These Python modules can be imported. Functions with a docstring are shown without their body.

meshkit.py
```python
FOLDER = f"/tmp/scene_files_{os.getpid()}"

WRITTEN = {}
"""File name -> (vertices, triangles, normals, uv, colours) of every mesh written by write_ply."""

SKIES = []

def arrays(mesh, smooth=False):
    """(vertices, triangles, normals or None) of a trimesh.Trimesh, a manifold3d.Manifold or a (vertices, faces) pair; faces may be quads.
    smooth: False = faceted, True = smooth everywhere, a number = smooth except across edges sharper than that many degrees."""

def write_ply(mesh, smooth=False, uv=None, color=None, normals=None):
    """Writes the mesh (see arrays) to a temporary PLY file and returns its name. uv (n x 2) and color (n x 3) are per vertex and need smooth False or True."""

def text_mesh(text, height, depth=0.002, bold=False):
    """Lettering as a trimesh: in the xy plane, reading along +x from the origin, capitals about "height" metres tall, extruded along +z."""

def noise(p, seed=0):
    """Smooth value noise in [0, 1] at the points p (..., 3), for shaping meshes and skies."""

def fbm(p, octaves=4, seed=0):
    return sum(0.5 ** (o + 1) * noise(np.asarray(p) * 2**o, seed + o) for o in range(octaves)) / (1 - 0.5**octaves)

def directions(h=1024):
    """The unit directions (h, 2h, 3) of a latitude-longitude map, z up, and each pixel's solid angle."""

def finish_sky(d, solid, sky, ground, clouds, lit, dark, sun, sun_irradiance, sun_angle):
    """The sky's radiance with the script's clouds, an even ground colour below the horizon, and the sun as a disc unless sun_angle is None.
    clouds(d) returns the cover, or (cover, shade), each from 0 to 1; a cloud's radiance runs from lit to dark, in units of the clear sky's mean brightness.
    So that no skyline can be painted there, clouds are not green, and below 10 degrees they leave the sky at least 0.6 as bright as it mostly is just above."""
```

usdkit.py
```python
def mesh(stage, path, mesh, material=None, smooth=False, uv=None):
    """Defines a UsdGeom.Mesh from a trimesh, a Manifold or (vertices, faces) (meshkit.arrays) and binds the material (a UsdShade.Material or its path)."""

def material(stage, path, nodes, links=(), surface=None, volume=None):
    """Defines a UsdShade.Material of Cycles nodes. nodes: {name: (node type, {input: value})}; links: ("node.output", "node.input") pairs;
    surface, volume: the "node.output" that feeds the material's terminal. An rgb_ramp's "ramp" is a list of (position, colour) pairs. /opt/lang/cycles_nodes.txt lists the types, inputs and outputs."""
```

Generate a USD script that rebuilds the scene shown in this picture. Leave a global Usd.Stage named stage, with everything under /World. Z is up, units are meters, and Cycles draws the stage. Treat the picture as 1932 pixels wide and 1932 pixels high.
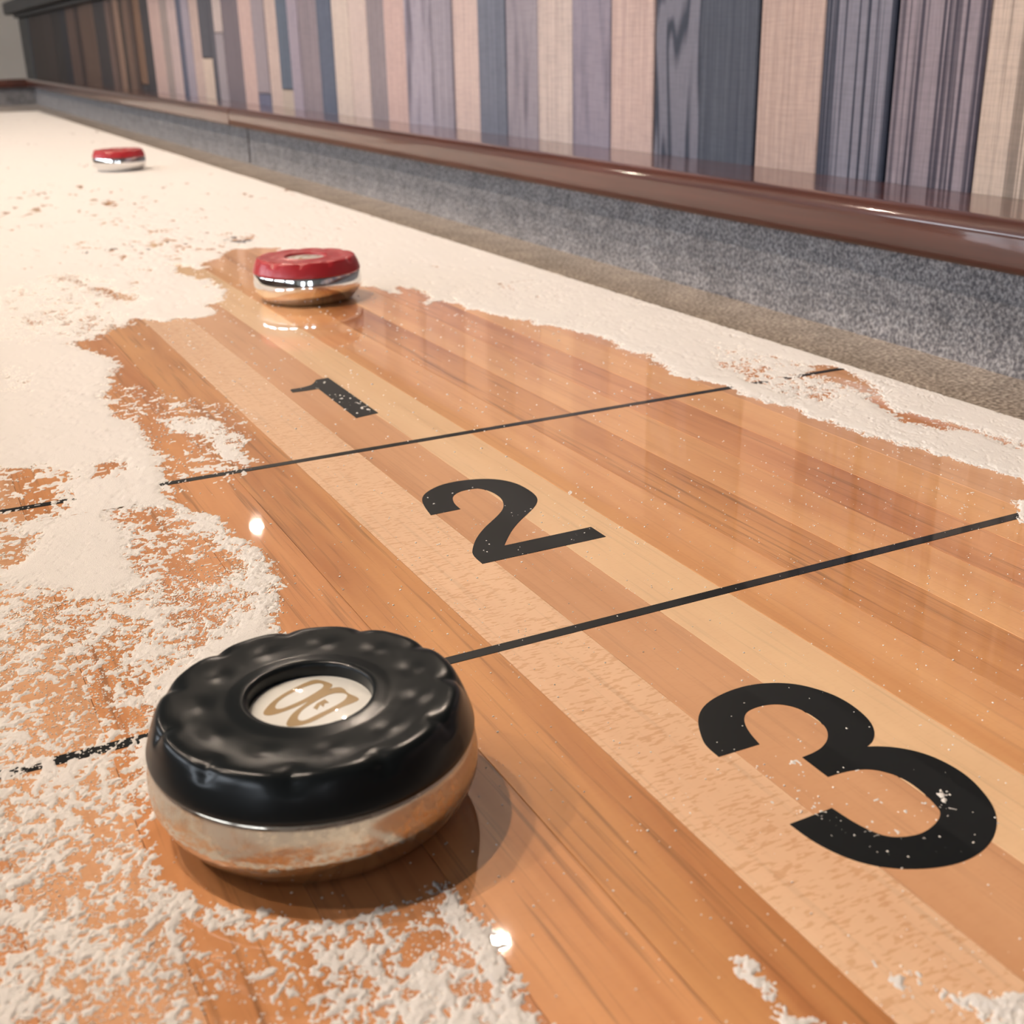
import math, random
import numpy as np
import trimesh
from scipy.special import erf
from shapely.geometry import Polygon, Point
from pxr import Usd, UsdGeom, UsdShade, Gf, Sdf, Vt
import usdkit, meshkit

stage = Usd.Stage.CreateInMemory()
UsdGeom.SetStageUpAxis(stage, 'Z'); UsdGeom.SetStageMetersPerUnit(stage, 1.0)
world = UsdGeom.Xform.Define(stage, '/World'); stage.SetDefaultPrim(world.GetPrim())
UsdGeom.Scope.Define(stage, '/World/Looks')

# ---------------------------------------------------------------- camera, exposure, light levels
EXPOSURE = 0.32
LAMP_COLOR, LAMP_POWER = (1.0, 0.82, 0.66), 3000.0          # warm recessed ceiling lamps
WINDOW_COLOR, WINDOW_POWER = (0.82, 0.90, 1.0), 9.5       # cool daylight in the windows
CAM_ROT = [[0.8920721786688667, -0.4514017863328745, -0.021063127509266068],
           [0.1817342957636199, 0.31569240901909573, 0.9312953068876816],
           [-0.4137388956676454, -0.8346105260438607, 0.36365560084853266]]
CAM_POS = (0.0, 0.0, 0.129823553)
cam = UsdGeom.Camera.Define(stage, '/World/camera')
m4 = Gf.Matrix4d(1.0)
for i in range(3):
    m4.SetRow3(i, Gf.Vec3d(*CAM_ROT[i]))
m4.SetTranslateOnly(Gf.Vec3d(*CAM_POS))
cam.AddTransformOp().Set(m4)
cam.CreateFocalLengthAttr(4.15); cam.CreateHorizontalApertureAttr(4.15 * 1932 / 2281.53); cam.CreateVerticalApertureAttr(4.15 * 1932 / 2281.53)
cam.CreateFStopAttr(3.2); cam.CreateFocusDistanceAttr(0.31)
cam.CreateClippingRangeAttr(Gf.Vec2f(0.01, 100.0)); cam.CreateExposureAttr(EXPOSURE)

# ---------------------------------------------------------------- measured outlines on the playfield, metres
NUM3 = [(0.12365, 0.16196), (0.12363, 0.16537), (0.12429, 0.16832), (0.12734, 0.1744), (0.13061, 0.178), (0.1348, 0.18034), (0.14035, 0.18159), (0.14562, 0.18161), (0.15075, 0.17996), (0.15485, 0.17699), (0.15763, 0.17251), (0.15906, 0.16789), (0.15901, 0.16234), (0.1579, 0.15758), (0.15596, 0.15431), (0.15331, 0.15198), (0.15094, 0.15105), (0.15342, 0.14985), (0.15664, 0.14727), (0.15915, 0.14347), (0.16026, 0.13892), (0.16026, 0.13395), (0.15865, 0.1286), (0.15674, 0.12473), (0.15397, 0.12149), (0.14981, 0.11853), (0.14506, 0.11672), (0.14008, 0.11636), (0.13561, 0.11729), (0.13152, 0.11902), (0.12804, 0.12138), (0.12544, 0.12428), (0.12365, 0.12769), (0.12237, 0.13182), (0.12196, 0.13558), (0.12184, 0.13841), (0.1315, 0.1386), (0.13185, 0.13452), (0.13262, 0.13077), (0.13396, 0.12777), (0.13648, 0.12608), (0.14032, 0.12529), (0.14478, 0.12648), (0.14759, 0.12833), (0.14844, 0.13063), (0.14927, 0.13443), (0.14949, 0.13872), (0.14852, 0.14188), (0.14632, 0.14484), (0.14307, 0.14615), (0.14, 0.14654), (0.13744, 0.14664), (0.13755, 0.15411), (0.14022, 0.15425), (0.14331, 0.15499), (0.14644, 0.157), (0.14864, 0.16006), (0.14926, 0.16322), (0.14918, 0.16685), (0.14821, 0.17014), (0.14593, 0.17251), (0.14253, 0.17346), (0.13927, 0.17323), (0.13699, 0.17176), (0.13521, 0.16919), (0.13395, 0.16556), (0.13324, 0.16175)]
NUM2 = [(0.12575, 0.30752), (0.12674, 0.31439), (0.12811, 0.32), (0.13035, 0.32418), (0.13419, 0.32757), (0.13896, 0.32997), (0.14412, 0.33048), (0.14912, 0.3297), (0.15366, 0.32789), (0.15744, 0.32451), (0.15997, 0.31951), (0.16065, 0.31336), (0.16045, 0.30787), (0.15938, 0.30356), (0.1565, 0.29933), (0.15242, 0.29544), (0.14669, 0.29067), (0.14171, 0.28576), (0.13806, 0.28128), (0.1343, 0.27616), (0.16189, 0.27611), (0.16185, 0.26786), (0.12369, 0.26798), (0.12383, 0.27468), (0.126, 0.27911), (0.12994, 0.28499), (0.135, 0.29056), (0.14044, 0.29526), (0.14443, 0.29901), (0.14673, 0.30182), (0.1485, 0.30501), (0.15, 0.30952), (0.15016, 0.31438), (0.14929, 0.31881), (0.14744, 0.32125), (0.14397, 0.3219), (0.14059, 0.32104), (0.13787, 0.31872), (0.13632, 0.31526), (0.1355, 0.31145), (0.13539, 0.30763)]
NUM1 = [(0.13087, 0.46307), (0.13076, 0.45915), (0.13666, 0.45877), (0.14153, 0.45927), (0.1407, 0.41244), (0.15022, 0.41447), (0.15061, 0.47367), (0.14512, 0.4731), (0.14254, 0.46828), (0.14001, 0.46567), (0.13564, 0.46422), (0.13178, 0.46424)]
EMB_A = [(-0.00864, 0.00085), (-0.00715, 0.00259), (-0.00566, 0.00393), (-0.00342, 0.00534), (-0.00079, 0.00658), (0.00142, 0.00766), (0.00342, 0.00832), (0.0044, 0.00716), (0.00532, 0.0055), (0.00569, 0.00414), (0.0041, 0.00253), (0.00101, 0.00068), (-0.00222, -0.00056), (-0.00533, -0.00097), (-0.0078, -0.00066)]
EMB_A_HOLE = [(-0.00626, 0.00124), (-0.00514, 0.00299), (-0.00386, 0.0039), (-0.0022, 0.00467), (0.00109, 0.006), (0.0033, 0.00638), (0.00415, 0.00545), (0.00378, 0.00406), (0.0021, 0.00274), (-0.00066, 0.00117), (-0.00353, 0.00037), (-0.00557, 0.00022)]
EMB_B = [(-0.00607, -0.0047), (-0.00448, -0.0027), (-0.00319, -0.00173), (-0.00171, -0.00084), (0.00143, 0.00133), (0.00422, 0.00291), (0.00637, 0.00308), (0.00698, 0.00183), (0.00688, 9e-05), (0.00832, -0.00226), (0.00766, -0.00321), (0.00443, -0.00423), (0.0012, -0.00541), (-0.00151, -0.00639), (-0.00407, -0.00641), (-0.00579, -0.00567)]
EMB_B_HOLE = [(-0.00369, -0.00396), (-0.00268, -0.00264), (-0.0016, -0.00176), (0.00205, 0.00011), (0.00348, 0.00073), (0.00499, 0.00091), (0.00653, 0.00028), (0.00664, -0.00088), (0.00523, -0.00252), (0.00231, -0.00391), (-0.0006, -0.00483), (-0.00279, -0.00548), (-0.00371, -0.00498)]
EMB_MARK = [(-0.00032, -0.00246), (0.00075, -0.00134), (0.00244, -0.00054), (0.00275, -0.00202), (0.00195, -0.002), (0.00141, -0.00299), (0.00114, -0.00199), (9e-05, -0.00333)]
POWDER = [(0.015, 0.004, [(0.20403, 0.83754), (0.18028, 0.79724), (0.1704, 0.77333), (0.15724, 0.79836), (0.15433, 0.76836), (0.16114, 0.71003), (0.1606, 0.68581), (0.15102, 0.65853), (0.14519, 0.65724), (0.14051, 0.62661), (0.12269, 0.62286), (0.1129, 0.62466), (0.10523, 0.63991), (0.08408, 0.61189), (0.06276, 0.59788), (0.06663, 0.58317), (0.07797, 0.55855), (0.06646, 0.51008), (0.06321, 0.47596), (0.06806, 0.43439), (0.06885, 0.40808), (0.06517, 0.38143), (0.06051, 0.35952), (0.06479, 0.3477), (0.07042, 0.33309), (0.07262, 0.31563), (0.0729, 0.29397), (0.0704, 0.27494), (0.06606, 0.26358), (0.05706, 0.24243), (0.05428, 0.16741), (0.06255, 0.15328), (0.06123, 0.14635), (0.06171, 0.14252), (0.0617, 0.1365), (0.06104, 0.13165), (0.06068, 0.1265), (0.06014, 0.11875), (0.05932, 0.11609), (0.12951, 0.07869), (0.29087, 0.20657), (0.29734, 0.24343), (0.29616, 0.25381), (0.2947, 0.26601), (0.29085, 0.28149), (0.28651, 0.29735), (0.2855, 0.31862), (0.28615, 0.33748), (0.28147, 0.35088), (0.28296, 0.37519), (0.28177, 0.39181), (0.27825, 0.41076), (0.28281, 0.4345), (0.28185, 0.46406), (0.28367, 0.48289), (0.268, 0.544), (0.26103, 0.56837), (0.26022, 0.59495), (0.2458, 0.59096), (0.25875, 0.64047), (0.2513, 0.64533), (0.23933, 0.62572), (0.23444, 0.66399), (0.24634, 0.73401), (0.23182, 0.82397)]), (0.5, 0.006, [(-0.02931, 0.33666), (0.03327, 0.30894), (0.05582, 0.32974), (0.06585, 0.31509), (0.063, 0.27733), (0.05485, 0.26173), (0.0338, 0.24428), (0.02411, 0.21185), (-0.0282, 0.23034)]), (0.4, 0.006, [(-0.02871, 0.2789), (0.01905, 0.25791), (0.0304, 0.2358), (0.02494, 0.2135), (0.02294, 0.19132), (0.02105, 0.16961), (0.01397, 0.13702), (-0.02746, 0.15907)]), (0.62, 0.006, [(-0.02808, 0.21903), (0.00343, 0.20926), (0.00522, 0.18741), (0.00381, 0.16492), (-0.00174, 0.14538), (-0.02746, 0.15907)]), (0.3, 0.004, [(0.02048, 0.16699), (0.03248, 0.15698), (0.04269, 0.1508), (0.05393, 0.1519), (0.06122, 0.15246), (0.06091, 0.14239), (0.0602, 0.12958), (0.05994, 0.11886), (0.058, 0.11358), (0.01397, 0.13702)]), (0.5, 0.004, [(0.03816, 0.14264), (0.05065, 0.14378), (0.05933, 0.13514), (0.05916, 0.12063), (0.05671, 0.11427), (0.03154, 0.12767)]), (0.85, 0.0015, [(0.06266, 0.15245), (0.06136, 0.14499), (0.06202, 0.1418), (0.06187, 0.13574), (0.06129, 0.13088), (0.06107, 0.12605), (0.06014, 0.11875), (0.058, 0.11358), (0.05575, 0.11478), (0.05806, 0.12351), (0.05929, 0.13132), (0.05983, 0.13618), (0.05994, 0.14432)]), (0.0, 0.003, [(0.01872, 0.19361), (0.02763, 0.1999), (0.04616, 0.17181), (0.08029, 0.19183), (0.08626, 0.17787), (0.068, 0.15347), (0.06084, 0.15267), (0.05368, 0.15129), (0.04289, 0.15138), (0.03134, 0.15901), (0.02259, 0.16878), (0.01965, 0.17961)]), (0.3, 0.005, [(-0.03036, 0.43706), (0.0269, 0.41591), (0.03713, 0.40377), (0.03524, 0.38448), (0.03033, 0.36603), (0.0177, 0.36093), (-0.02975, 0.37867)]), (0.35, 0.005, [(-0.0298, 0.38338), (0.01723, 0.35645), (0.02381, 0.35035), (0.02092, 0.33852), (0.01377, 0.32389), (-0.02931, 0.33666)]), (0.28, 0.005, [(0.04025, 0.36031), (0.05813, 0.35513), (0.06445, 0.33413), (0.06809, 0.30114), (0.06206, 0.29459), (0.04635, 0.30544), (0.03962, 0.32571)]), (0.62, 0.004, [(0.07679, 0.4538), (0.08462, 0.45317), (0.10385, 0.42591), (0.09462, 0.389), (0.08725, 0.40671), (0.08523, 0.42569), (0.07553, 0.42924)]), (0.25, 0.006, [(0.06316, 0.48286), (0.07564, 0.51228), (0.08863, 0.48083), (0.10952, 0.44653), (0.09699, 0.38761), (0.08947, 0.36728), (0.07435, 0.3618), (0.06281, 0.36574), (0.07047, 0.40979), (0.06786, 0.43821)]), (0.72, 0.003, [(0.07722, 0.45114), (0.08383, 0.4496), (0.09185, 0.43304), (0.10035, 0.41673), (0.09231, 0.38393), (0.08779, 0.39431), (0.08629, 0.41424), (0.07932, 0.42919), (0.07425, 0.4322)]), (0.3, 0.004, [(0.04263, 0.40671), (0.05512, 0.40893), (0.05774, 0.39479), (0.05192, 0.38621), (0.04248, 0.39465)]), (1.05, 0.004, [(0.02908, 0.35682), (0.04063, 0.36265), (0.0404, 0.33856), (0.03828, 0.31807), (0.04037, 0.303), (0.02915, 0.29999), (0.01526, 0.31339), (0.01025, 0.32196), (0.01715, 0.33007), (0.02301, 0.34396)]), (0.62, 0.006, [(0.32298, 0.44822), (0.33352, 0.40432), (0.33242, 0.37562), (0.32168, 0.34462), (0.30168, 0.33957), (0.2946, 0.36544), (0.3007, 0.40525)]), (0.12, 0.004, [(0.33347, 0.38515), (0.34183, 0.38003), (0.33465, 0.35305), (0.3178, 0.31774), (0.32037, 0.3046), (0.32595, 0.29017), (0.31919, 0.28564), (0.31253, 0.2967), (0.30825, 0.31031), (0.31985, 0.33963), (0.32492, 0.36843)]), (0.25, 0.004, [(0.32133, 0.28577), (0.32579, 0.27825), (0.32624, 0.26917), (0.32813, 0.25827), (0.32161, 0.25269), (0.32012, 0.27079)]), (0.06, 0.01, [(0.27618, 0.27625), (0.28355, 0.26293), (0.27884, 0.24328), (0.25895, 0.2344), (0.25895, 0.24692), (0.26402, 0.26565)]), (0.9, 0.002, [(0.2793, 0.2326), (0.28459, 0.22955), (0.27319, 0.21672), (0.26811, 0.21963)]), (0.9, 0.0012, [(0.11276, 0.10267), (0.11454, 0.10073), (0.11538, 0.09736), (0.1195, 0.09278), (0.12528, 0.09016), (0.12964, 0.0876), (0.12314, 0.08208), (0.11549, 0.08616), (0.11628, 0.09071), (0.1135, 0.09599), (0.11226, 0.09975)]), (0.3, 0.003, [(0.11186, 0.10504), (0.11472, 0.10039), (0.11655, 0.09), (0.11357, 0.08718), (0.10909, 0.08957), (0.11039, 0.09908)]), (0.45, 0.003, [(0.09271, 0.11531), (0.0962, 0.1128), (0.09553, 0.10943), (0.09282, 0.10967), (0.09139, 0.11288)]), (0.5, 0.003, [(0.09219, 0.10762), (0.09357, 0.10454), (0.09415, 0.1006), (0.09239, 0.09847), (0.08852, 0.10053)]), (0.95, 0.0012, [(0.13243, 0.12674), (0.13572, 0.12579), (0.14108, 0.1263), (0.14675, 0.12851), (0.1519, 0.13406), (0.153, 0.13346), (0.14715, 0.12739), (0.14118, 0.12452), (0.13416, 0.12414)]), (0.07, 0.004, [(0.13079, 0.16411), (0.14762, 0.13833), (0.15034, 0.12929), (0.14672, 0.11733), (0.13111, 0.12093), (0.12154, 0.13098), (0.12221, 0.13741)]), (0.07, 0.006, [(0.16681, 0.31937), (0.17575, 0.31134), (0.16985, 0.28819), (0.15754, 0.27611), (0.14655, 0.27786)]), (0.14, 0.004, [(0.14443, 0.47538), (0.154, 0.46955), (0.15156, 0.41722), (0.13966, 0.41077), (0.14039, 0.44961)]), (0.55, 0.012, [(0.08131, 0.79935), (0.09861, 0.82124), (0.09845, 0.73748), (0.08478, 0.66831), (0.06996, 0.67776), (0.07214, 0.72683)]), (0.1, 0.008, [(0.09791, 0.73784), (0.10789, 0.73133), (0.11435, 0.69074), (0.11012, 0.67144), (0.10225, 0.69854)]), (0.6, 0.01, [(0.07292, 0.6604), (0.09099, 0.65657), (0.10177, 0.62732), (0.07695, 0.60179), (0.06543, 0.61554)]), (0.62, 0.012, [(0.17831, 1.04285), (0.19343, 1.00209), (0.17463, 0.9308), (0.16543, 0.95319)]), (0.62, 0.012, [(0.18474, 1.25106), (0.19257, 1.16946), (0.18773, 1.10511), (0.17316, 1.1377)]), (0.6, 0.02, [(0.11716, 0.92527), (0.18074, 0.90503), (0.2085, 0.87686), (0.20559, 0.83648), (0.15213, 0.82109), (0.11252, 0.84778)]), (0.25, 0.006, [(0.21769, 0.89458), (0.23358, 0.88352), (0.22592, 0.85608), (0.21242, 0.86251)]), (0.7, 0.02, [(0.23207, 1.32975), (0.25687, 1.28013), (0.23909, 1.17377), (0.21536, 1.15249)]), (0.75, 0.01, [(0.03112, 0.57057), (0.04246, 0.55288), (0.03633, 0.51698), (0.02673, 0.52279)]), (0.8, 0.03, [(0.13572, 1.37403), (0.21081, 1.37815), (0.24098, 1.18245), (0.24965, 1.03891), (0.20487, 0.92556), (0.11902, 1.01937), (0.0932, 1.15281)]), (0.78, 0.02, [(0.04696, 0.74311), (0.07514, 0.76236), (0.05983, 0.6395), (0.03631, 0.62716)])]
# ---------------------------------------------------------------- helpers
taken = {}
def numbered(parent, name):
    k = taken.get((parent, name), 0); taken[(parent, name)] = k + 1
    return name if k == 0 else f'{name}_{k:03d}'
def where(parent):
    return '/World' if parent is None else str(parent.GetPath())
def data(prim, **kw):
    for k, v in kw.items():
        if v: prim.SetCustomDataByKey(k, v)
    return prim
def thing(name, loc=(0, 0, 0), parent=None, **kw):
    base = where(parent); x = UsdGeom.Xform.Define(stage, base + '/' + numbered(base, name))
    x.AddTranslateOp().Set(Gf.Vec3d(*loc))
    return data(x.GetPrim(), **kw)
def obj(name, mesh, mat, parent=None, smooth=False, **kw):
    base = where(parent)
    return data(usdkit.mesh(stage, base + '/' + numbered(base, name), mesh, mat, smooth=smooth).GetPrim(), **kw)
def box(x0, x1, y0, y1, z0, z1, bev=0.0):
    b = trimesh.creation.box([x1 - x0, y1 - y0, z1 - z0])
    b.apply_translation([(x0 + x1) / 2, (y0 + y1) / 2, (z0 + z1) / 2])
    if bev:
        import manifold3d as m3
        c = []
        for sx in (0, 1):
            for sy in (0, 1):
                for sz in (0, 1):
                    X, Y, Z = (x0, x1)[sx], (y0, y1)[sy], (z0, z1)[sz]
                    ox, oy, oz = (bev, -bev)[sx], (bev, -bev)[sy], (bev, -bev)[sz]
                    c += [(X, Y + oy, Z + oz), (X + ox, Y, Z + oz), (X + ox, Y + oy, Z)]
        b = trimesh.convex.convex_hull(np.array(c))
    return b
def lathe(profile, n=96):
    return trimesh.creation.revolve(np.array(profile), sections=n)
def sweep_y(profile, y0, y1):
    # closed (x, z) outline, counterclockwise seen from -y, drawn out along y
    p = Polygon(profile)
    e = trimesh.creation.extrude_polygon(p, y1 - y0, engine='earcut')
    v = e.vertices.copy(); e.vertices = np.stack([v[:, 0], v[:, 2] + y0, v[:, 1]], 1); e.invert()
    return e
def round_corners(pts, times=2, sharp=38):
    pts = np.array(pts, float); keep = None
    d = np.roll(pts, -1, 0) - pts
    a = np.arctan2(d[:, 1], d[:, 0]); turn = np.abs((np.degrees(a - np.roll(a, 1)) + 180) % 360 - 180)
    s = turn > sharp
    for _ in range(times):
        q, t = [], []
        n = len(pts)
        for i in range(n):
            if s[i]: q.append(pts[i]); t.append(True)
            else:
                q += [pts[i] * .75 + pts[i - 1] * .25, pts[i] * .75 + pts[(i + 1) % n] * .25]; t += [False, False]
        pts, s = np.array(q), np.array(t)
    return pts
def flat(poly, z0, z1):
    e = trimesh.creation.extrude_polygon(poly, z1 - z0, engine='earcut'); e.apply_translation([0, 0, z0]); return e
def lin(c):
    c = np.array(c, float) / 255.0
    return tuple(np.where(c <= 0.04045, c / 12.92, ((c + 0.055) / 1.055) ** 2.4))

# ---------------------------------------------------------------- materials
mats = {}
def M(name, nodes, links=(), surface='p.BSDF'):
    mats[name] = usdkit.material(stage, '/World/Looks/' + name, nodes, links, surface=surface); return mats[name]
def plain(name, color, rough=.5, **kw):
    return M(name, {'p': ('principled_bsdf', {'base_color': color, 'roughness': rough, **kw})})
def emitter(name, color, power):
    return M(name, {'e': ('emission', {'color': color, 'strength': power})}, surface='e.emission')

def strip_wood(name, light, dark, seed, fleck=0.0, grain=1.0, blotch=0.0):
    nodes = {'g': ('geometry', {}),
             'm1': ('mapping', {'scale': (70, 4.5, 1), 'location': (seed * 3.7, seed * 1.3, seed)}),
             'n1': ('noise_texture', {'scale': 1.0, 'detail': 4.0, 'roughness': .55, 'distortion': .6}),
             'm2': ('mapping', {'scale': (620, 16, 1), 'location': (seed * 5.1, seed * 2.3, seed)}),
             'n2': ('noise_texture', {'scale': 1.0, 'detail': 3.0, 'roughness': .6}),
             'm3': ('mapping', {'scale': (420, 1250, 1), 'location': (seed, seed, seed), 'rotation': (0, 0, .25)}),
             'n3': ('noise_texture', {'scale': 1.0, 'detail': 1.0, 'roughness': .5}),
             'm4': ('mapping', {'scale': (14, 9, 1), 'location': (seed * 2.9, seed * .7, seed)}),
             'n4': ('noise_texture', {'scale': 1.0, 'detail': 2.0, 'roughness': .5}),
             'r1': ('rgb_ramp', {'ramp': [(.30, dark), (.52, tuple(.35 * a + .65 * b for a, b in zip(dark, light))), (.72, light)]}),
             'r2': ('rgb_ramp', {'ramp': [(.28, (1 - .38 * grain,) * 3), (.46, (1, 1, 1)), (1, (1.0, 1.0, 1.0))]}),
             'r3': ('rgb_ramp', {'ramp': [(.0, (.86, .77, .68)), (.36, (.87, .78, .70)), (.46, (1, 1, 1)), (1, (1, 1, 1))]}),
             'r4': ('rgb_ramp', {'ramp': [(.30, (.62, .46, .34)), (.50, (1, 1, 1)), (1, (1, 1, 1))]}),
             'x1': ('mix', {'mix_type': 'multiply', 'fac': 1.0}), 'x2': ('mix', {'mix_type': 'multiply', 'fac': fleck}), 'x3': ('mix', {'mix_type': 'multiply', 'fac': blotch}),
             'p': ('principled_bsdf', {'roughness': .42, 'specular_ior_level': .35, 'coat_weight': .9, 'coat_roughness': .02, 'coat_ior': 1.45})}
    links = []
    for k in '1234':
        links += [('g.position', f'm{k}.vector'), (f'm{k}.vector', f'n{k}.vector'), (f'n{k}.fac', f'r{k}.fac')]
    links += [('r1.color', 'x1.color1'), ('r2.color', 'x1.color2'), ('x1.color', 'x2.color1'), ('r3.color', 'x2.color2'), ('x2.color', 'x3.color1'), ('r4.color', 'x3.color2'), ('x3.color', 'p.base_color')]
    return M(name, nodes, links)

def plank_wood(name, light, dark, seed, kind):
    # kind: plain, striped, streaked or wild
    sy, sz = {'plain': (300, 5), 'striped': (300, 1.6), 'streaked': (75, 9), 'wild': (36, 5.5)}[kind]
    lo, hi = {'plain': (.28, .62), 'striped': (.42, .50), 'streaked': (.30, .52), 'wild': (.16, .62)}[kind]
    nodes = {'g': ('geometry', {}),
             'm1': ('mapping', {'scale': (1, sy, sz), 'location': (seed, seed * 1.7, seed * .9)}),
             'n1': ('noise_texture', {'scale': 1.0, 'detail': {'wild': 1.0}.get(kind, 2.5), 'roughness': .5, 'distortion': {'wild': .8}.get(kind, .2)}),
             'm2': ('mapping', {'scale': (1, 900, 60), 'location': (seed, seed, seed)}),
             'n2': ('noise_texture', {'scale': 1.0, 'detail': 3.0, 'roughness': .6}),
             'm3': ('mapping', {'scale': (1, 50, 700), 'location': (seed, seed, seed)}),
             'n3': ('noise_texture', {'scale': 1.0, 'detail': 2.0, 'roughness': .6}),
             'r1': ('rgb_ramp', {'ramp': [(lo, dark), (hi, light)]}),
             'r2': ('rgb_ramp', {'ramp': [(.25, (.72, .72, .74)), (.6, (1, 1, 1))]}),
             'r3': ('rgb_ramp', {'ramp': [(.3, (.86, .86, .87)), (.6, (1, 1, 1))]}),
             'x1': ('mix', {'mix_type': 'multiply', 'fac': .8}), 'x2': ('mix', {'mix_type': 'multiply', 'fac': .8}),
             'b': ('bump', {'strength': .2, 'distance': .001}),
             'p': ('principled_bsdf', {'roughness': .62, 'specular_ior_level': .3})}
    links = [('g.position', 'm1.vector'), ('m1.vector', 'n1.vector'), ('g.position', 'm2.vector'), ('m2.vector', 'n2.vector'), ('n2.fac', 'r2.fac'), ('g.position', 'm3.vector'), ('m3.vector', 'n3.vector'), ('n3.fac', 'r3.fac'),
             ('r1.color', 'x1.color1'), ('r2.color', 'x1.color2'), ('x1.color', 'x2.color1'), ('r3.color', 'x2.color2'), ('x2.color', 'p.base_color'), ('n1.fac', 'b.height'), ('b.normal', 'p.normal')]
    if kind == 'wild':                      # looping cathedral grain: contour lines of a stretched noise
        nodes['w'] = ('math', {'math_type': 'multiply', 'value2': 13.0}); nodes['pp'] = ('math', {'math_type': 'pingpong', 'value2': 1.0})
        links += [('n1.fac', 'w.value1'), ('w.value', 'pp.value1'), ('pp.value', 'r1.fac')]
    else:
        links += [('n1.fac', 'r1.fac')]
    return M(name, nodes, links)

ink = M('black_ink', {'p': ('principled_bsdf', {'base_color': (.004, .0055, .0065), 'roughness': .4, 'specular_ior_level': .2, 'coat_weight': .5, 'coat_roughness': .02})})
logo_ink = M('navy_ink', {'p': ('principled_bsdf', {'base_color': (.02, .03, .05), 'roughness': .4, 'coat_weight': .9, 'coat_roughness': .02})})
powder_mat = M('powder', {'g': ('geometry', {}), 'n': ('noise_texture', {'scale': 2600.0, 'detail': 2.0}), 'b': ('bump', {'strength': .35, 'distance': .0004}),
                          'p': ('principled_bsdf', {'base_color': (.68, .655, .63), 'roughness': .9, 'specular_ior_level': .15})},
               [('g.position', 'n.vector'), ('n.fac', 'b.height'), ('b.normal', 'p.normal')])
grain_mat = plain('powder_grain', (.86, .82, .76), .8)
rail_mat = M('mahogany', {'g': ('geometry', {}), 'm': ('mapping', {'scale': (120, 5, 120)}), 'n': ('noise_texture', {'scale': 1.0, 'detail': 4.0}),
                          'r': ('rgb_ramp', {'ramp': [(.3, (.05, .012, .007)), (.7, (.105, .027, .016))]}),
                          'p': ('principled_bsdf', {'roughness': .38, 'coat_weight': 1.0, 'coat_roughness': .06, 'coat_ior': 1.48})},
             [('g.position', 'm.vector'), ('m.vector', 'n.vector'), ('n.fac', 'r.fac'), ('r.color', 'p.base_color')])
def carpet(name, dark, mid, light):
    return M(name, {'g': ('geometry', {}), 'n1': ('noise_texture', {'scale': 520.0, 'detail': 1.5, 'roughness': .55}), 'n2': ('noise_texture', {'scale': 45.0, 'detail': 3.0}),
                    'r1': ('rgb_ramp', {'ramp': [(.32, dark), (.5, mid), (.66, light)]}), 'r2': ('rgb_ramp', {'ramp': [(.3, (.78, .78, .78)), (.7, (1.1, 1.1, 1.1))]}),
                    'x': ('mix', {'mix_type': 'multiply', 'fac': 1.0}), 'b': ('bump', {'strength': .5, 'distance': .0015}),
                    'p': ('principled_bsdf', {'roughness': 1.0, 'specular_ior_level': .05, 'sheen_weight': .1})},
             [('g.position', 'n1.vector'), ('g.position', 'n2.vector'), ('n1.fac', 'r1.fac'), ('n2.fac', 'r2.fac'), ('r1.color', 'x.color1'), ('r2.color', 'x.color2'),
              ('x.color', 'p.base_color'), ('n1.fac', 'b.height'), ('b.normal', 'p.normal')])
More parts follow.
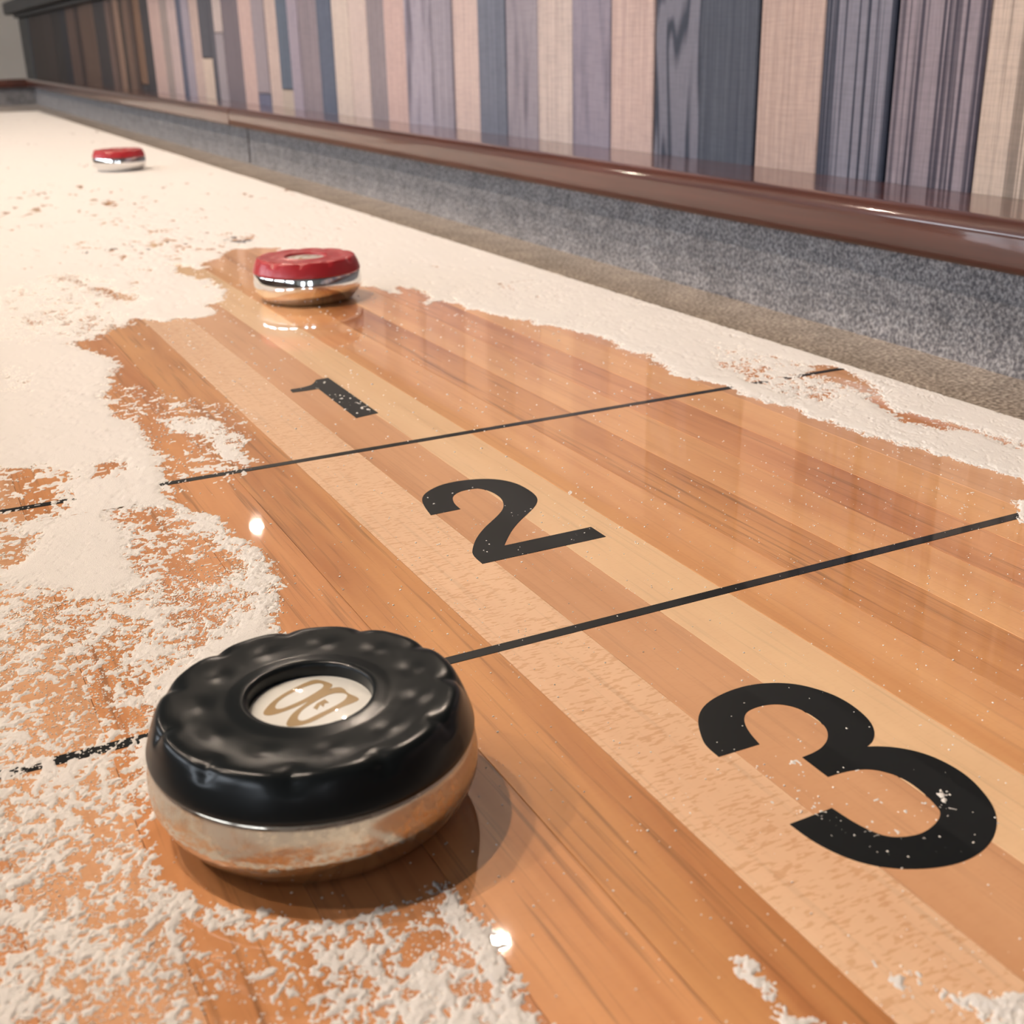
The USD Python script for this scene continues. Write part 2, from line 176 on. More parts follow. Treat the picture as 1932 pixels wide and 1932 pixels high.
carpet_mat = carpet('carpet', (.125, .12, .13), (.24, .23, .235), (.40, .385, .385))
floor_carpet = carpet('gutter_carpet_warmlit', (.15, .125, .105), (.32, .27, .23), (.54, .47, .405))  # brown tint stands in for warm lamplight on the gutter floor
dark_wood = M('dark_wood', {'g': ('geometry', {}), 'm': ('mapping', {'scale': (60, 4, 60)}), 'n': ('noise_texture', {'scale': 1.0, 'detail': 3.0}),
                            'r': ('rgb_ramp', {'ramp': [(.3, (.012, .014, .016)), (.7, (.028, .028, .03))]}), 'p': ('principled_bsdf', {'roughness': .5})},
              [('g.position', 'm.vector'), ('m.vector', 'n.vector'), ('n.fac', 'r.fac'), ('r.color', 'p.base_color')])
def noisy(name, a, b, scale, rough):
    return M(name, {'g': ('geometry', {}), 'n': ('noise_texture', {'scale': scale, 'detail': 3.0}), 'r': ('rgb_ramp', {'ramp': [(.3, a), (.7, b)]}),
                    'p': ('principled_bsdf', {'roughness': rough})}, [('g.position', 'n.vector'), ('n.fac', 'r.fac'), ('r.color', 'p.base_color')])
paint = noisy('wall_paint', (.44, .42, .39), (.48, .46, .43), 6.0, .8)
white_paint = noisy('ceiling_paint', (.20, .19, .18), (.24, .23, .22), 4.0, .9)
floor_mat = noisy('floor_carpet', (.10, .09, .085), (.15, .14, .13), 120.0, .95)
trim_white = plain('window_trim', (.6, .6, .6), .5)
def chrome(name, tint, rough, dust):
    return M(name, {'c': ('texture_coordinate', {}), 'n': ('noise_texture', {'scale': 55.0, 'detail': 6.0, 'roughness': .62, 'distortion': .8}),
                    'n2': ('noise_texture', {'scale': 700.0, 'detail': 2.0}), 'a': ('math', {'math_type': 'multiply_add', 'value2': .35}),
                    's': ('separate_xyz', {}), 'z': ('map_range', {'from_min': .007, 'from_max': .015, 'to_min': -.03, 'to_max': .16, 'clamp': True}), 'az': ('math', {'math_type': 'add'}),
                    'r': ('rgb_ramp', {'ramp': [(max(.0, .86 - .36 * dust), (0, 0, 0)), (max(.05, 1.0 - .34 * dust), (min(1, dust * .85),) * 3)]}),
                    'p': ('principled_bsdf', {'base_color': tint, 'metallic': 1.0, 'roughness': rough}),
                    'd': ('principled_bsdf', {'base_color': (.46, .40, .33), 'roughness': .9, 'specular_ior_level': .2}), 'x': ('mix_closure', {})},
             [('c.object', 'n.vector'), ('c.object', 'n2.vector'), ('n2.fac', 'a.value1'), ('n.fac', 'a.value3'), ('c.object', 's.vector'), ('s.z', 'z.value'), ('z.result', 'az.value1'), ('a.value', 'az.value2'), ('az.value', 'r.fac'), ('r.color', 'x.fac'), ('p.BSDF', 'x.closure1'), ('d.BSDF', 'x.closure2')], surface='x.closure')
chrome_clean = chrome('chrome', (.80, .79, .78), .07, .15)
chrome_dusty = chrome('dusty_chrome', (.66, .60, .50), .14, .50)
black_plastic = plain('black_plastic', (.008, .010, .011), .24, specular_ior_level=.25)
red_plastic = plain('red_plastic', (.36, .022, .028), .30)
label_white = plain('label_white', (.78, .77, .72), .4, coat_weight=1.0, coat_roughness=.03)
label_gold = plain('label_gold', (.40, .27, .13), .4, coat_weight=1.0, coat_roughness=.03)
lamp_glow = emitter('lamp_glow', LAMP_COLOR, LAMP_POWER)
pane_glow = emitter('window_daylight', WINDOW_COLOR, WINDOW_POWER)

# ---------------------------------------------------------------- the room
FLOOR, CEIL = -0.80, 1.90
X0, X1, Y0, Y1 = -4.0, 4.2, -4.0, 6.6
S = dict(kind='structure')
obj('floor', box(X0 - .1, X1 + .1, Y0 - .1, Y1 + .1, FLOOR - .1, FLOOR), floor_mat, label='dark carpeted floor of the room', **S)
obj('ceiling', box(X0 - .1, X1 + .1, Y0 - .1, Y1 + .1, CEIL, CEIL + .1), white_paint, label='pale painted ceiling of the room', **S)
obj('wall_far', box(X0 - .1, X1 + .1, Y1, Y1 + .1, FLOOR, CEIL), paint, label='plain grey painted wall beyond the far end of the table', **S)
obj('wall_outer', box(X1, X1 + .1, Y0, Y1, FLOOR, CEIL), paint, label='painted wall behind the plank-clad counter', **S)

def wall_with_windows(name, label, along, at, lo, hi, openings):
    # along: 'x' or 'y'; openings: (a0, a1, z0, z1)
    parts, cut = [], lo
    B = lambda a0, a1, z0, z1: box(a0, a1, at - .1, at, z0, z1) if along == 'x' else box(at - .1, at, a0, a1, z0, z1)
    for a0, a1, z0, z1 in openings:
        parts += [B(cut, a0, FLOOR, CEIL), B(a0, a1, FLOOR, z0), B(a0, a1, z1, CEIL)]; cut = a1
    parts.append(B(cut, hi, FLOOR, CEIL))
    obj(name, trimesh.util.concatenate(parts), paint, label=label, **S)
count = [0]
def window(along, at, a0, a1, z0, z1, label):
    count[0] += 1
    w = thing(f'window_{count[0]}', label=label, **S)
    B = lambda p0, p1, q0, q1, d0, d1, bev=0: box(p0, p1, at + d0, at + d1, q0, q1, bev) if along == 'x' else box(at + d0, at + d1, p0, p1, q0, q1, bev)
    t = .05; mid = (a0 + a1) / 2
    obj('window_frame', trimesh.util.concatenate([B(a0, a0 + t, z0, z1, -.08, -.02), B(a1 - t, a1, z0, z1, -.08, -.02), B(a0 + t, a1 - t, z0, z0 + t, -.08, -.02), B(a0 + t, a1 - t, z1 - t, z1, -.08, -.02), B(mid - .02, mid + .02, z0 + t, z1 - t, -.08, -.02)]), trim_white, w)
    obj('window_sill', B(a0 - .05, a1 + .05, z0 - .03, z0, -.02, .06, .005), trim_white, w)
    obj('pane', B(a0 + t, mid - .02, z0 + t, z1 - t, -.06, -.05), pane_glow, w)
    obj('pane', B(mid + .02, a1 - t, z0 + t, z1 - t, -.06, -.05), pane_glow, w)
LEFT = [(-3.2, -1.4, .72, 1.45), (-1.0, .8, .72, 1.45), (1.2, 3.0, .72, 1.45), (3.4, 5.2, .72, 1.45)]
NEAR = [(-2.6, -1.9, .3, 1.0), (-1.2, -.5, .3, 1.0)]
wall_with_windows('wall_left', 'painted wall with windows on the open side of the table', 'y', X0, Y0, Y1, LEFT)
wall_with_windows('wall_near', 'painted wall with windows behind the camera', 'x', Y0, X0, X1, NEAR)
for k, o in enumerate(LEFT): window('y', X0, *o, label=f'daylit window in the left wall, {("nearest", "second", "third", "farthest")[k]} along the table')
for k, o in enumerate(NEAR): window('x', Y0, *o, label=f'daylit window in the wall behind the camera, {("left", "right")[k]} one of the pair')

LAMPS = [(1.22, 5.06, 'beyond the counter near the far wall'), (.99, 2.12, 'over the plank-clad counter'), (-.42, .75, 'above the near end of the table'), (-.66, 1.1, 'left of the nearer red puck'),
         (-1.45, .9, 'added in the left row to warm the gutter carpet, nearest the camera'), (-1.45, 1.9, 'added second in the left row to warm the gutter carpet'), (-1.45, 3.2, 'added third in the left row to warm the gutter carpet'), (-1.9, 5.3, 'added last in the left row to brighten the far wall')]  # unseen left row, added to warm the gutter carpet and far wall
first = None
for x, y, spot in LAMPS:
    base = '/World/' + numbered('/World', 'ceiling_lamp')
    lx = UsdGeom.Xform.Define(stage, base); lx.AddTranslateOp().Set(Gf.Vec3d(x, y, CEIL))
    data(lx.GetPrim(), label='small recessed warm ceiling lamp ' + spot, category='lamp', group='recessed ceiling lamps')
    if first is None:
        first = lx.GetPrim()
        obj('trim_ring', lathe([(.023, -.004), (.026, -.010), (.055, -.006), (.058, 0.0), (.023, 0.0), (.023, -.004)], 48), trim_white, first, smooth=30)
        obj('lens', lathe([(0, -.006), (.022, -.006), (.022, -.001), (0, -.001)], 48), lamp_glow, first)
    else:
        lx.GetPrim().GetReferences().AddInternalReference(first.GetPath()); lx.GetPrim().SetInstanceable(True)

# ---------------------------------------------------------------- the plank-clad counter wall on the right
WX = 0.480                                  # face of the planks
LEDGE = 0.2275
wall = thing('wall_right', label='low wall clad in upright reclaimed wood planks beside the table rail', **S)
obj('wall_core', box(WX + .014, WX + .30, -1.2, 4.42, FLOOR, LEDGE), dark_wood, wall)
PL = [  # far y, near y, light colour, darker grain colour, kind, (joint height, colour below the joint)
 (4.207, 3.895, (84, 70, 64), (58, 50, 48), 'plain', None), (3.895, 3.691, (88, 73, 68), (64, 55, 54), 'plain', None), (3.691, 3.535, (74, 67, 66), (56, 52, 54), 'plain', None),
 (3.535, 3.423, (66, 64, 72), (50, 50, 58), 'plain', None), (3.423, 3.283, (126, 98, 86), (96, 76, 70), 'plain', None), (3.283, 3.200, (88, 68, 66), (66, 54, 54), 'plain', None),
 (3.200, 2.996, (130, 101, 85), (104, 82, 74), 'plain', None), (2.996, 2.847, (84, 76, 78), (66, 62, 66), 'plain', None), (2.847, 2.790, (140, 112, 102), (116, 92, 86), 'plain', None),
 (2.790, 2.741, (116, 92, 84), (92, 74, 68), 'plain', None), (2.741, 2.688, (182, 144, 120), (156, 122, 104), 'plain', None), (2.688, 2.642, (98, 80, 72), (80, 66, 62), 'plain', None),
 (2.642, 2.586, (150, 116, 98), (124, 98, 86), 'plain', None), (2.586, 2.541, (108, 84, 75), (88, 70, 66), 'plain', None), (2.541, 2.479, (166, 124, 96), (138, 106, 86), 'plain', (.0650, (84, 78, 82))),
 (2.479, 2.396, (90, 85, 90), (70, 68, 74), 'plain', None), (2.396, 2.300, (208, 172, 161), (188, 155, 146), 'plain', None), (2.300, 2.243, (170, 150, 144), (150, 134, 130), 'plain', None),
 (2.243, 2.175, (206, 178, 172), (188, 162, 158), 'plain', None), (2.175, 2.136, (98, 102, 124), (82, 86, 108), 'plain', None), (2.136, 2.084, (170, 157, 170), (150, 140, 154), 'plain', None),
 (2.084, 2.023, (206, 176, 164), (186, 160, 150), 'plain', None), (2.023, 1.962, (92, 92, 102), (78, 78, 90), 'plain', (.113, (220, 195, 175))), (1.962, 1.932, (94, 92, 102), (78, 78, 90), 'plain', None),
 (1.932, 1.885, (206, 186, 178), (190, 170, 164), 'plain', (.1485, (165, 153, 160))), (1.885, 1.785, (130, 117, 125), (108, 98, 108), 'plain', None), (1.785, 1.721, (214, 178, 168), (196, 164, 156), 'plain', None),
 (1.721, 1.662, (165, 150, 157), (148, 136, 146), 'plain', (.0690, (112, 114, 142))), (1.662, 1.609, (211, 184, 171), (194, 168, 158), 'plain', None), (1.609, 1.562, (98, 112, 132), (84, 96, 116), 'plain', (.0765, (200, 180, 163))),
 (1.562, 1.521, (170, 155, 170), (152, 140, 156), 'plain', None), (1.521, 1.446, (152, 137, 145), (128, 116, 128), 'plain', None), (1.446, 1.395, (98, 108, 131), (82, 92, 114), 'plain', None),
 (1.395, 1.339, (218, 198, 184), (202, 180, 168), 'plain', None), (1.339, 1.286, (220, 196, 186), (204, 180, 170), 'plain', None), (1.286, 1.235, (155, 141, 147), (138, 126, 134), 'plain', None),
 (1.235, 1.180, (212, 178, 170), (196, 162, 156), 'plain', None), (1.180, 1.115, (172, 162, 177), (112, 104, 122), 'streaked', None), (1.115, 1.069, (170, 160, 173), (140, 132, 148), 'plain', None),
 (1.069, 1.013, (218, 190, 180), (202, 174, 166), 'plain', None), (1.013, .960, (120, 126, 144), (98, 104, 124), 'plain', None), (.960, .904, (158, 148, 160), (112, 104, 120), 'streaked', None),
 (.904, .848, (214, 194, 184), (192, 170, 162), 'plain', None), (.848, .792, (152, 142, 160), (118, 110, 130), 'streaked', None), (.792, .736, (211, 181, 171), (190, 160, 152), 'plain', None),
 (.736, .682, (122, 122, 138), (58, 66, 84), 'wild', None), (.682, .623, (84, 92, 108), (66, 72, 90), 'plain', None), (.623, .565, (202, 172, 159), (184, 154, 142), 'plain', None),
 (.565, .510, (134, 132, 148), (52, 58, 78), 'striped', None), (.510, .449, (152, 138, 148), (74, 68, 84), 'striped', None), (.449, .392, (212, 188, 169), (150, 132, 118), 'striped', None)]
rnd = random.Random(5)
y = .392
extra = [((166, 152, 162), (140, 128, 140)), ((204, 178, 166), (184, 158, 148)), ((104, 110, 128), (82, 88, 106)), ((200, 170, 158), (180, 152, 142)), ((150, 138, 148), (112, 104, 118))]
while y > -1.1:
    a, b = extra[rnd.randrange(5)]; PL.append((y, y - .056, a, b, rnd.choice(['plain', 'striped', 'plain']), None)); y -= .056
PLANK_GAIN = 0.84
for k, (ya, yb, light, dark, kind, joint) in enumerate(PL):
    mk = lambda c: tuple(min(.85, (.8 * v + .2 * np.mean(lin(c))) * PLANK_GAIN) for v in lin(c))
    if yb > 2.39: mk = lambda c: tuple(.55 * (.9 * v + .1 * np.mean(lin(c))) for v in lin(c))      # browner far-end boards, lamp falloff darkened into their colour
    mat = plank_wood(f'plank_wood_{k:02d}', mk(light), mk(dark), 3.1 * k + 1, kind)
    dx = rnd.uniform(-.0012, .0012); g = .0005
    z0 = -.35
    if joint:
        low = plank_wood(f'plank_wood_{k:02d}_low', mk(joint[1]), tuple(.86 * v for v in mk(joint[1])), 3.1 * k + 2, 'plain')
        obj('plank', box(WX + dx * .5, WX + .014, yb + g, ya - g, z0, joint[0] - g, .0008), low, wall); z0 = joint[0] + g
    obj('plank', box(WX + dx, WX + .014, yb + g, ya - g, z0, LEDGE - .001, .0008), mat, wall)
obj('corner_post', box(WX - .004, WX + .30, 4.210, 4.430, FLOOR, LEDGE - .0005, .003), dark_wood, wall, label='dark corner post at the far end of the plank wall')
obj('ledge', trimesh.util.concatenate([box(WX - .030, WX + .50, -1.2, 4.58, LEDGE + .012, LEDGE + .050, .004), box(WX - .012, WX + .34, -1.2, 4.47, LEDGE, LEDGE + .012, .002)]), dark_wood, wall, label='dark overhanging top of the plank wall')

# ---------------------------------------------------------------- the shuffleboard table
BX0, BX1, BY0, BY1 = -.0555, .3450, .066, 3.10
table = thing('shuffleboard_table', label='long wooden shuffleboard table with a carpet-lined gutter and reddish rails', category='shuffleboard table')
ZF = -.0172                                  # carpeted gutter floor
board = obj('playfield', box(BX0 + .001, BX1 - .001, BY0 + .001, BY1 - .001, ZF, -.0022), plain('playfield_core', (.42, .24, .12), .6), table)
edges = [BX0, -.045, -.024, -.002, .0195, .041, .0625, .084, .1055, .1275, .149, .1697, .1915, .213, .2345, .256, .2775, .299, .3205, BX1]
C = {'orange': ((225, 160, 108), (190, 122, 74)), 'pink': ((240, 198, 164), (228, 182, 148)), 'tan': ((222, 168, 128), (204, 148, 108)), 'cream': ((240, 200, 160), (230, 186, 146)),
     'amber': ((222, 160, 104), (178, 112, 66)), 'rust': ((222, 158, 110), (194, 128, 84)), 'honey': ((230, 172, 120), (206, 142, 94))}
order = ['orange', 'pink', 'rust', 'tan', 'orange', 'rust', 'orange', 'amber', 'pink', 'tan', 'cream', 'honey', 'amber', 'honey', 'rust', 'honey', 'tan', 'orange', 'tan']
WOOD_GAIN = .92
for k, (a, b, c) in enumerate(zip(edges[:-1], edges[1:], order)):
    light, dark = (tuple(v * WOOD_GAIN * w for v, w in zip(lin(x), (.99, 1.02, .99))) for x in C[c])
    mat = strip_wood(f'strip_wood_{k:02d}', light, dark, 2.3 * k + 1, fleck={8: 1.0, 3: .5}.get(k, .12), grain={'amber': 1.2, 'rust': 1.0, 'orange': 1.2}.get(c, .35), blotch={12: 1.0, 14: .5, 7: .3}.get(k, 0.0))
    obj('strip', box(a + .00005, b - .00005, BY0, BY1, -.0022, 0.0, .00008), mat, board)
def number_mesh(pts):
    return flat(Polygon(round_corners(pts)).buffer(0), -.0004, .00010)
obj('numeral', number_mesh(NUM1), ink, board, label='black numeral 1')
obj('numeral', number_mesh(NUM2), ink, board, label='black numeral 2')
obj('numeral', number_mesh(NUM3), ink, board, label='black numeral 3')
obj('scoring_line', box(BX0 + .0005, BX1 - .0005, .3753 - .0016, .3753 + .0016, -.0004, .0001), ink, board, label='black line between zones 1 and 2')
obj('scoring_line', box(BX0 + .0005, BX1 - .0005, .2229 - .00165, .2229 + .00165, -.0004, .0001), ink, board, label='black line between zones 2 and 3')
# what the powder lets through of the dark print across the middle of the lane
rl = random.Random(11); dashes = []
for k in range(13):
    cx, cy = .112 + .0088 * k + rl.uniform(-.002, .002), .880 + rl.uniform(-.012, .012)
    w, h = rl.uniform(.003, .006), rl.uniform(.004, .014)
    dashes.append(flat(Polygon(round_corners([(cx - w, cy - h), (cx + w, cy - h * .7), (cx + w * .8, cy + h), (cx - w * .7, cy + h * .8)], 1, 200)), -.0004, .0001))
dashes.append(flat(Polygon([(.211, .858), (.228, .860), (.228, .874), (.212, .873)]), -.0004, .0001))
obj('lane_print', trimesh.util.concatenate(dashes), logo_ink, board, label='faded navy print half buried in the powder')

CX, RX0, RX1, RB, RT = .440, .4200, .4790, .0323, .0545
def rail_profile():
    r = .0075; pts = [(RX0 + .002, RB), (RX0 + .0005, RB + .002)]
    pts += [(RX0 + r - r * math.cos(t), RT - r + r * math.sin(t)) for t in np.linspace(0, math.pi / 2, 9)]
    return pts + [(RX1, RT), (RX1, RB)]
prof = rail_profile(); mirror = [(2 * .14475 - x, z) for x, z in prof][::-1]
END = 3.94
for pr in (prof, mirror):
    for y0, y1 in ((-.06, 1.660), (1.664, END + .059)):
        obj('rail', sweep_y(pr, y0, y1), rail_mat, table, smooth=35)
def end_rail(y_in, out):
    e = sweep_y([(x - RX0, z) for x, z in prof], 2 * .14475 - RX0 + .0005, RX0 - .0005)      # drawn along x
    v = e.vertices.copy(); e.vertices = np.stack([v[:, 1], y_in + out * v[:, 0], v[:, 2]], 1)
    if out > 0: e.invert()
    return e
obj('end_rail', end_rail(END, 1), rail_mat, table, smooth=35)
obj('end_rail', end_rail(-.005, -1), rail_mat, table, smooth=35)
def carpet_sheet(y0, y1, x, z0, z1, flip):
    ny, nz = int((y1 - y0) / .0025), int((z1 - z0) / .0025)
    Y, Z = np.meshgrid(np.linspace(y0, y1, ny + 1), np.linspace(z0, z1, nz + 1), indexing='ij')
    P = np.stack([Y / .0026, Z / .0022, 0 * Y], -1)
    d = (meshkit.noise(P, 3) - .5) * .0016
    V = np.stack([x + flip * d, Y, Z], -1).reshape(-1, 3)
    i, j = np.meshgrid(np.arange(ny), np.arange(nz), indexing='ij'); a = (i * (nz + 1) + j).ravel(); b = a + nz + 1
    F = np.stack([a, b, b + 1, a + 1] if flip < 0 else [a, a + 1, b + 1, b], 1)
    F = np.vstack([F[:, [0, 1, 2]], F[:, [0, 2, 3]]])
    return trimesh.Trimesh(V, F, process=False)
ZF = -.0172
for y0, y1 in ((-.02, 1.6445), (1.6495, END + .02)):
    obj('carpet_lining', carpet_sheet(y0, y1, CX, ZF, RB + .0015, -1), carpet_mat, table, smooth=True)
obj('carpet_lining', box(2 * .14475 - CX - .004, 2 * .14475 - CX, -.02, END + .02, ZF, RB + .001), carpet_mat, table)
obj('carpet_lining', box(2 * .14475 - CX, CX, END + .02, END + .024, ZF, RB + .001), carpet_mat, table)
obj('carpet_lining', box(2 * .14475 - CX, CX, -.029, -.025, ZF, RB + .001), carpet_mat, table)
obj('gutter_floor', box(2 * .14475 - CX - .004, CX + .004, -.03, END + .03, ZF - .004, ZF), floor_carpet, table, label='gutter floor carpet with warm lamplight put into its colour')
XL = 2 * .14475
obj('cabinet_side', box(CX + .003, RX1 - .004, -.05, END + .05, -.30, RB), rail_mat, table)
obj('cabinet_side', box(XL - RX1 + .004, XL - CX - .003, -.05, END + .05, -.30, RB), rail_mat, table)
obj('cabinet_end', box(XL - CX - .003, CX + .003, END + .025, END + .055, -.30, RB), rail_mat, table)
obj('cabinet_end', box(XL - CX - .003, CX + .003, -.058, -.030, -.30, RB), rail_mat, table)
obj('cabinet_bottom', box(XL - CX + .002, CX - .002, -.028, END + .024, -.10, ZF - .004), dark_wood, table)
for yy in (.45, 3.4):
    obj('pedestal_leg', box(XL - CX + .06, CX - .06, yy - .14, yy + .14, FLOOR, -.10, .01), dark_wood, table)

# ---------------------------------------------------------------- the weights
def make_puck(name, loc, label, cap_mat, body_mat, turn=0.0, up=0.0):
    t = thing(name, loc, label=label, category='shuffleboard puck')
    body = [(0, 0), (.0222, 0), (.0236, .0006), (.0262, .0030), (.0282, .0058), (.0292, .0086), (.0293, .0105), (.0290, .0132), (.0286, .0150), (.0280, .0156), (0, .0156)]
    q = np.array(body[1:-1]); tt = np.linspace(0, 1, len(q)); from_ = np.linspace(0, 1, 40)
    from scipy.interpolate import PchipInterpolator
    f = PchipInterpolator(tt, q); sm = [tuple(v) for v in f(from_)]
    obj('body', lathe([(0, 0)] + sm + [(0, .0156)], 128), body_mat, t, smooth=40)
    cp = np.array([(.0276, .0153), (.0287, .0154), (.0289, .0160), (.0286, .0172), (.0280, .0190), (.0274, .0206), (.0269, .0218), (.0264, .0226), (.0256, .0231), (.0246, .0232), (.0226, .0231), (.0200, .0229), (.0172, .0228), (.0150, .0228), (.0132, .0230), (.0120, .0231), (.0113, .0229), (.0110, .0224), (.0109, .0200)])
    n, f = 264, PchipInterpolator(np.linspace(0, 1, len(cp)), cp)
    pr = f(np.linspace(0, 1, 70)); th = np.arange(n) * 2 * np.pi / n + turn
    R, T = np.meshgrid(pr[:, 0], th, indexing='ij'); Z = np.repeat(pr[:, 1:2], n, 1)
    petal = np.abs(np.cos(5.5 * T)); notch = (1 - petal) ** 2            # eleven finger scallops round the rim
    topside = np.clip((Z - .0200) / .002, 0, 1) * (R > .0116)
    s_ = np.clip((R - .0222) / .0038, 0, 1); s_ = s_ * s_ * (3 - 2 * s_)
    Z = Z - topside * s_ * (.0006 * notch)
    R = R - topside * s_ * (.0005 * notch)
    Z = Z - topside * .0002 * np.exp(-((R - .0190) / .0020) ** 2) * petal ** 4
    wob = meshkit.noise(np.stack([R * np.cos(T) / .0042, R * np.sin(T) / .0042, 0 * R], -1), 7) - .5
    Z = Z + topside * wob * .00007
    V = np.stack([R * np.cos(T), R * np.sin(T), Z], -1).reshape(-1, 3)
    i, j = np.meshgrid(np.arange(len(pr) - 1), np.arange(n), indexing='ij'); a, b = (i * n + j).ravel(), (i * n + (j + 1) % n).ravel()
    F = np.stack([a, b, b + n, a + n], 1); F = np.vstack([F[:, [0, 1, 2]], F[:, [0, 2, 3]]])
    obj('cap', trimesh.Trimesh(V, F, process=False), cap_mat, t, smooth=True)
    dome = lambda x, y: .0203 + up + .0010 * (1 - (x * x + y * y) / .0110 ** 2)
    lb = [(r, .0203 + up + .0010 * (1 - (r / .0110) ** 2)) for r in np.linspace(0.0, .0109, 12)]
    lab = obj('label_disc', lathe([(0, .0195), (.0109, .0195)] + lb[::-1], 96), label_white, t, smooth=40)
    polys = [Polygon(round_corners(EMB_A, 2, 75)).difference(Polygon(round_corners(EMB_A_HOLE, 2, 75))), Polygon(round_corners(EMB_B, 2, 75)).difference(Polygon(round_corners(EMB_B_HOLE, 2, 75))), Polygon(EMB_MARK).buffer(0)]
    parts = []
    for pg in polys:
        for g in getattr(pg, 'geoms', [pg]):
            e = flat(g, 0, .00006); e = e.subdivide_to_size(.0009); v = e.vertices.copy(); v[:, 2] += dome(v[:, 0], v[:, 1]) - .00002; e.vertices = v; parts.append(e)
    obj('emblem', trimesh.util.concatenate(parts), label_gold, lab, label='gold twin-oval emblem on the white disc')
    return t
make_puck('puck', (.0507, .1843, .0002), 'black-capped chrome puck dusted with powder in the foreground, white emblem disc on top', black_plastic, chrome_dusty, .2)
red = make_puck('puck', (.1968, .6418, .0002), 'nearer red-capped chrome puck on the bare wood above numeral 1', red_plastic, chrome_clean, .1, .0015)
far = UsdGeom.Xform.Define(stage, '/World/' + numbered('/World', 'puck')); far.AddTranslateOp().Set(Gf.Vec3d(.2436, 1.4777, .0004)); far.AddRotateZOp().Set(25.0)
far.GetPrim().GetReferences().AddInternalReference(red.GetPath()); far.GetPrim().SetInstanceable(True)
data(far.GetPrim(), label='small farther red-capped chrome puck alone on the white powder', category='shuffleboard puck')

# ---------------------------------------------------------------- the powder
def signed(P, poly):
    # distance to the outline, positive inside
    q = np.array(poly); d2 = np.full(len(P), 1e9); ins = np.zeros(len(P), bool)
    for a, b in zip(q, np.roll(q, -1, 0)):
        e = b - a; t = np.clip(((P - a) @ e) / max(e @ e, 1e-12), 0, 1); w = P - a - t[:, None] * e
        d2 = np.minimum(d2, (w * w).sum(1))
        c = ((a[1] > P[:, 1]) != (b[1] > P[:, 1]))
        if a[1] != b[1]: ins ^= c & (P[:, 0] < (b[0] - a[0]) * (P[:, 1] - a[1]) / (b[1] - a[1]) + a[0])
    return np.where(ins, 1, -1) * np.sqrt(d2)
def density(P):
    D = np.where(P[:, 1] > .6, .90, .96)
    wob = np.stack([meshkit.fbm(np.column_stack([P / .011, 0 * P[:, 0] + 5 + k]), 4, 20 + k) - .5 for k in (0, 1)], 1)
    far_ = np.clip(P[:, 1] / .3, .35, 2.5)[:, None]
    Q = P + wob * .007 * far_
    for d, soft, poly in POWDER:
        q = np.array(poly); lo, hi = q.min(0) - .03, q.max(0) + .03
        k = np.nonzero(((Q > lo) & (Q < hi)).all(1))[0]
        if not len(k): continue
        t = np.clip(signed(Q[k], poly) / soft * .5 + .5, 0, 1); t = t * t * (3 - 2 * t)
        D[k] = D[k] * (1 - t) + d * t
    return D
def clump(P, scale):
    p3 = lambda s, o: np.column_stack([P[:, 0] / s, P[:, 1] / s, np.full(len(P), o)])
    f = .22 * meshkit.noise(p3(.0052 * scale, 1.3), 1) + .24 * meshkit.noise(p3(.0021 * scale, 2.3), 2) + .30 * meshkit.noise(p3(.0009 * scale, 3.3), 3) + .24 * meshkit.noise(p3(.00045 * scale, 4.3), 4)
    big = meshkit.noise(np.column_stack([P[:, 0] / .02, P[:, 1] / .03, 0 * P[:, 0]]), 9) - .5
    return .5 + .5 * erf((f - .5 + .10 * big) / .17)
BANDS = [(.0665, .21, .00030, .00034), (.21, .36, .00042, .00060), (.36, .62, .0007, .0012), (.62, 1.05, .0012, .0026), (1.05, 3.0995, .0035, .0090)]
vs, fs, n0 = [], [], 0
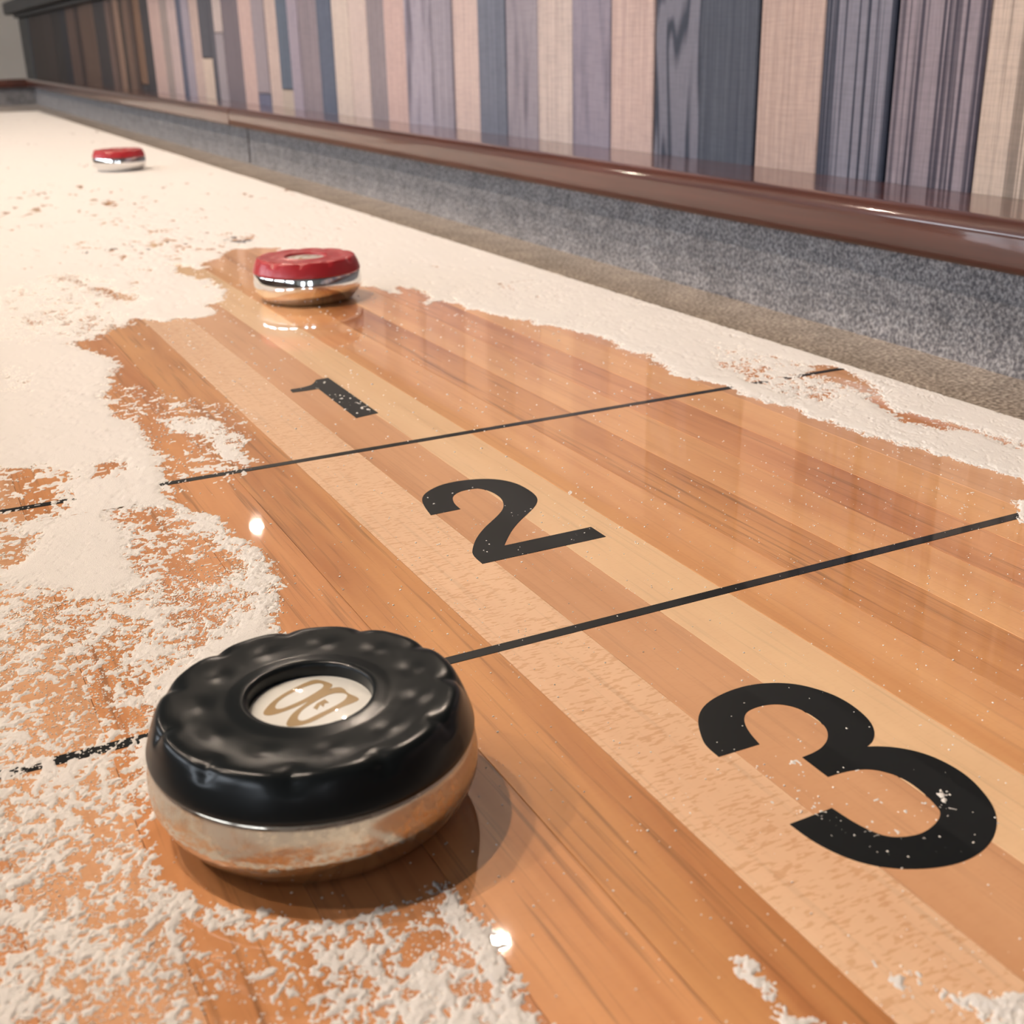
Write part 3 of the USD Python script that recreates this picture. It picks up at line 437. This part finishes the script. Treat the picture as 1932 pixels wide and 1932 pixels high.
for y0, y1, dx, dy in BANDS:
    xl = BX0 + .0005 if y0 > .9 else -.030
    nx, ny = int((BX1 - .0005 - xl) / dx), int((y1 - y0) / dy)
    X, Y = np.meshgrid(np.linspace(xl, BX1 - .0005, nx + 1), np.linspace(y0, y1, ny + 1), indexing='ij')
    P = np.column_stack([X.ravel(), Y.ravel()])
    D = density(P)
    U = np.ones(len(P)); k = D > .02
    U[k] = clump(P[k] * (np.array([1.0, .55]) if y0 > .6 else 1.0), 1.0 if y0 < .3 else 1.5 if y0 < .6 else 2.6 if y0 < 1 else 5.0)
    cover = D - U
    H = np.clip(cover * .0008, -.0003, .00032) + np.where(cover > 0, .00012, 0) + np.where(D > .8, (D - .8) * .0012, 0) * (cover > 0)
    a = (np.arange(nx)[:, None] * (ny + 1) + np.arange(ny)[None]).ravel(); b = a + ny + 1
    q = np.stack([a, b, b + 1, a + 1], 1)
    q = q[(H[q] > 0).any(1)]
    use, inv = np.unique(q, return_inverse=True); q = inv.reshape(-1, 4)
    vs.append(np.column_stack([P[use], H[use]])); fs.append(q + n0); n0 += len(use)
q = np.vstack(fs)
powder = trimesh.Trimesh(np.vstack(vs), np.vstack([q[:, [0, 1, 2]], q[:, [0, 2, 3]]]), process=False)
obj('powder_layer', powder, powder_mat, None, smooth=True, label='cream white shuffleboard powder spread in drifts over the playfield', category='powder', kind='stuff')

rg = np.random.default_rng(3)
pts = []
for n, (xa, xb, ya, yb) in ((420000, (-.03, .345, .067, .30)), (260000, (.0, .345, .30, .80))):
    P = np.column_stack([rg.uniform(xa, xb, n), rg.uniform(ya, yb, n)])
    D = density(P); N2 = clump(P + .37, 1.6)
    keep = rg.random(n) < np.where(D < .9, .006 + .75 * np.clip(1.5 * D - .65 * N2, 0, 1), 0.05)
    pts.append(P[keep])
P = np.vstack(pts)
pi = UsdGeom.PointInstancer.Define(stage, '/World/powder_grains')
usdkit.mesh(stage, '/World/powder_grains/grain', trimesh.creation.icosphere(1, 1.0), grain_mat, smooth=True)
pi.CreatePrototypesRel().AddTarget('/World/powder_grains/grain')
size = rg.uniform(.00007, .00021, len(P)) * np.clip(P[:, 1] / .25, .9, 2.2)
pi.CreateProtoIndicesAttr(Vt.IntArray.FromNumpy(np.zeros(len(P), np.int32)))
pi.CreatePositionsAttr(Vt.Vec3fArray.FromNumpy(np.column_stack([P, size * .5]).astype(np.float32)))
pi.CreateScalesAttr(Vt.Vec3fArray.FromNumpy(np.column_stack([size * rg.uniform(.8, 1.5, len(P)), size * rg.uniform(.8, 1.5, len(P)), size * .8]).astype(np.float32)))
data(pi.GetPrim(), label='loose grains of white powder sprinkled over the bare wood and numerals', category='powder grains', kind='stuff')
print('powder triangles', len(powder.faces), 'grains', len(P))
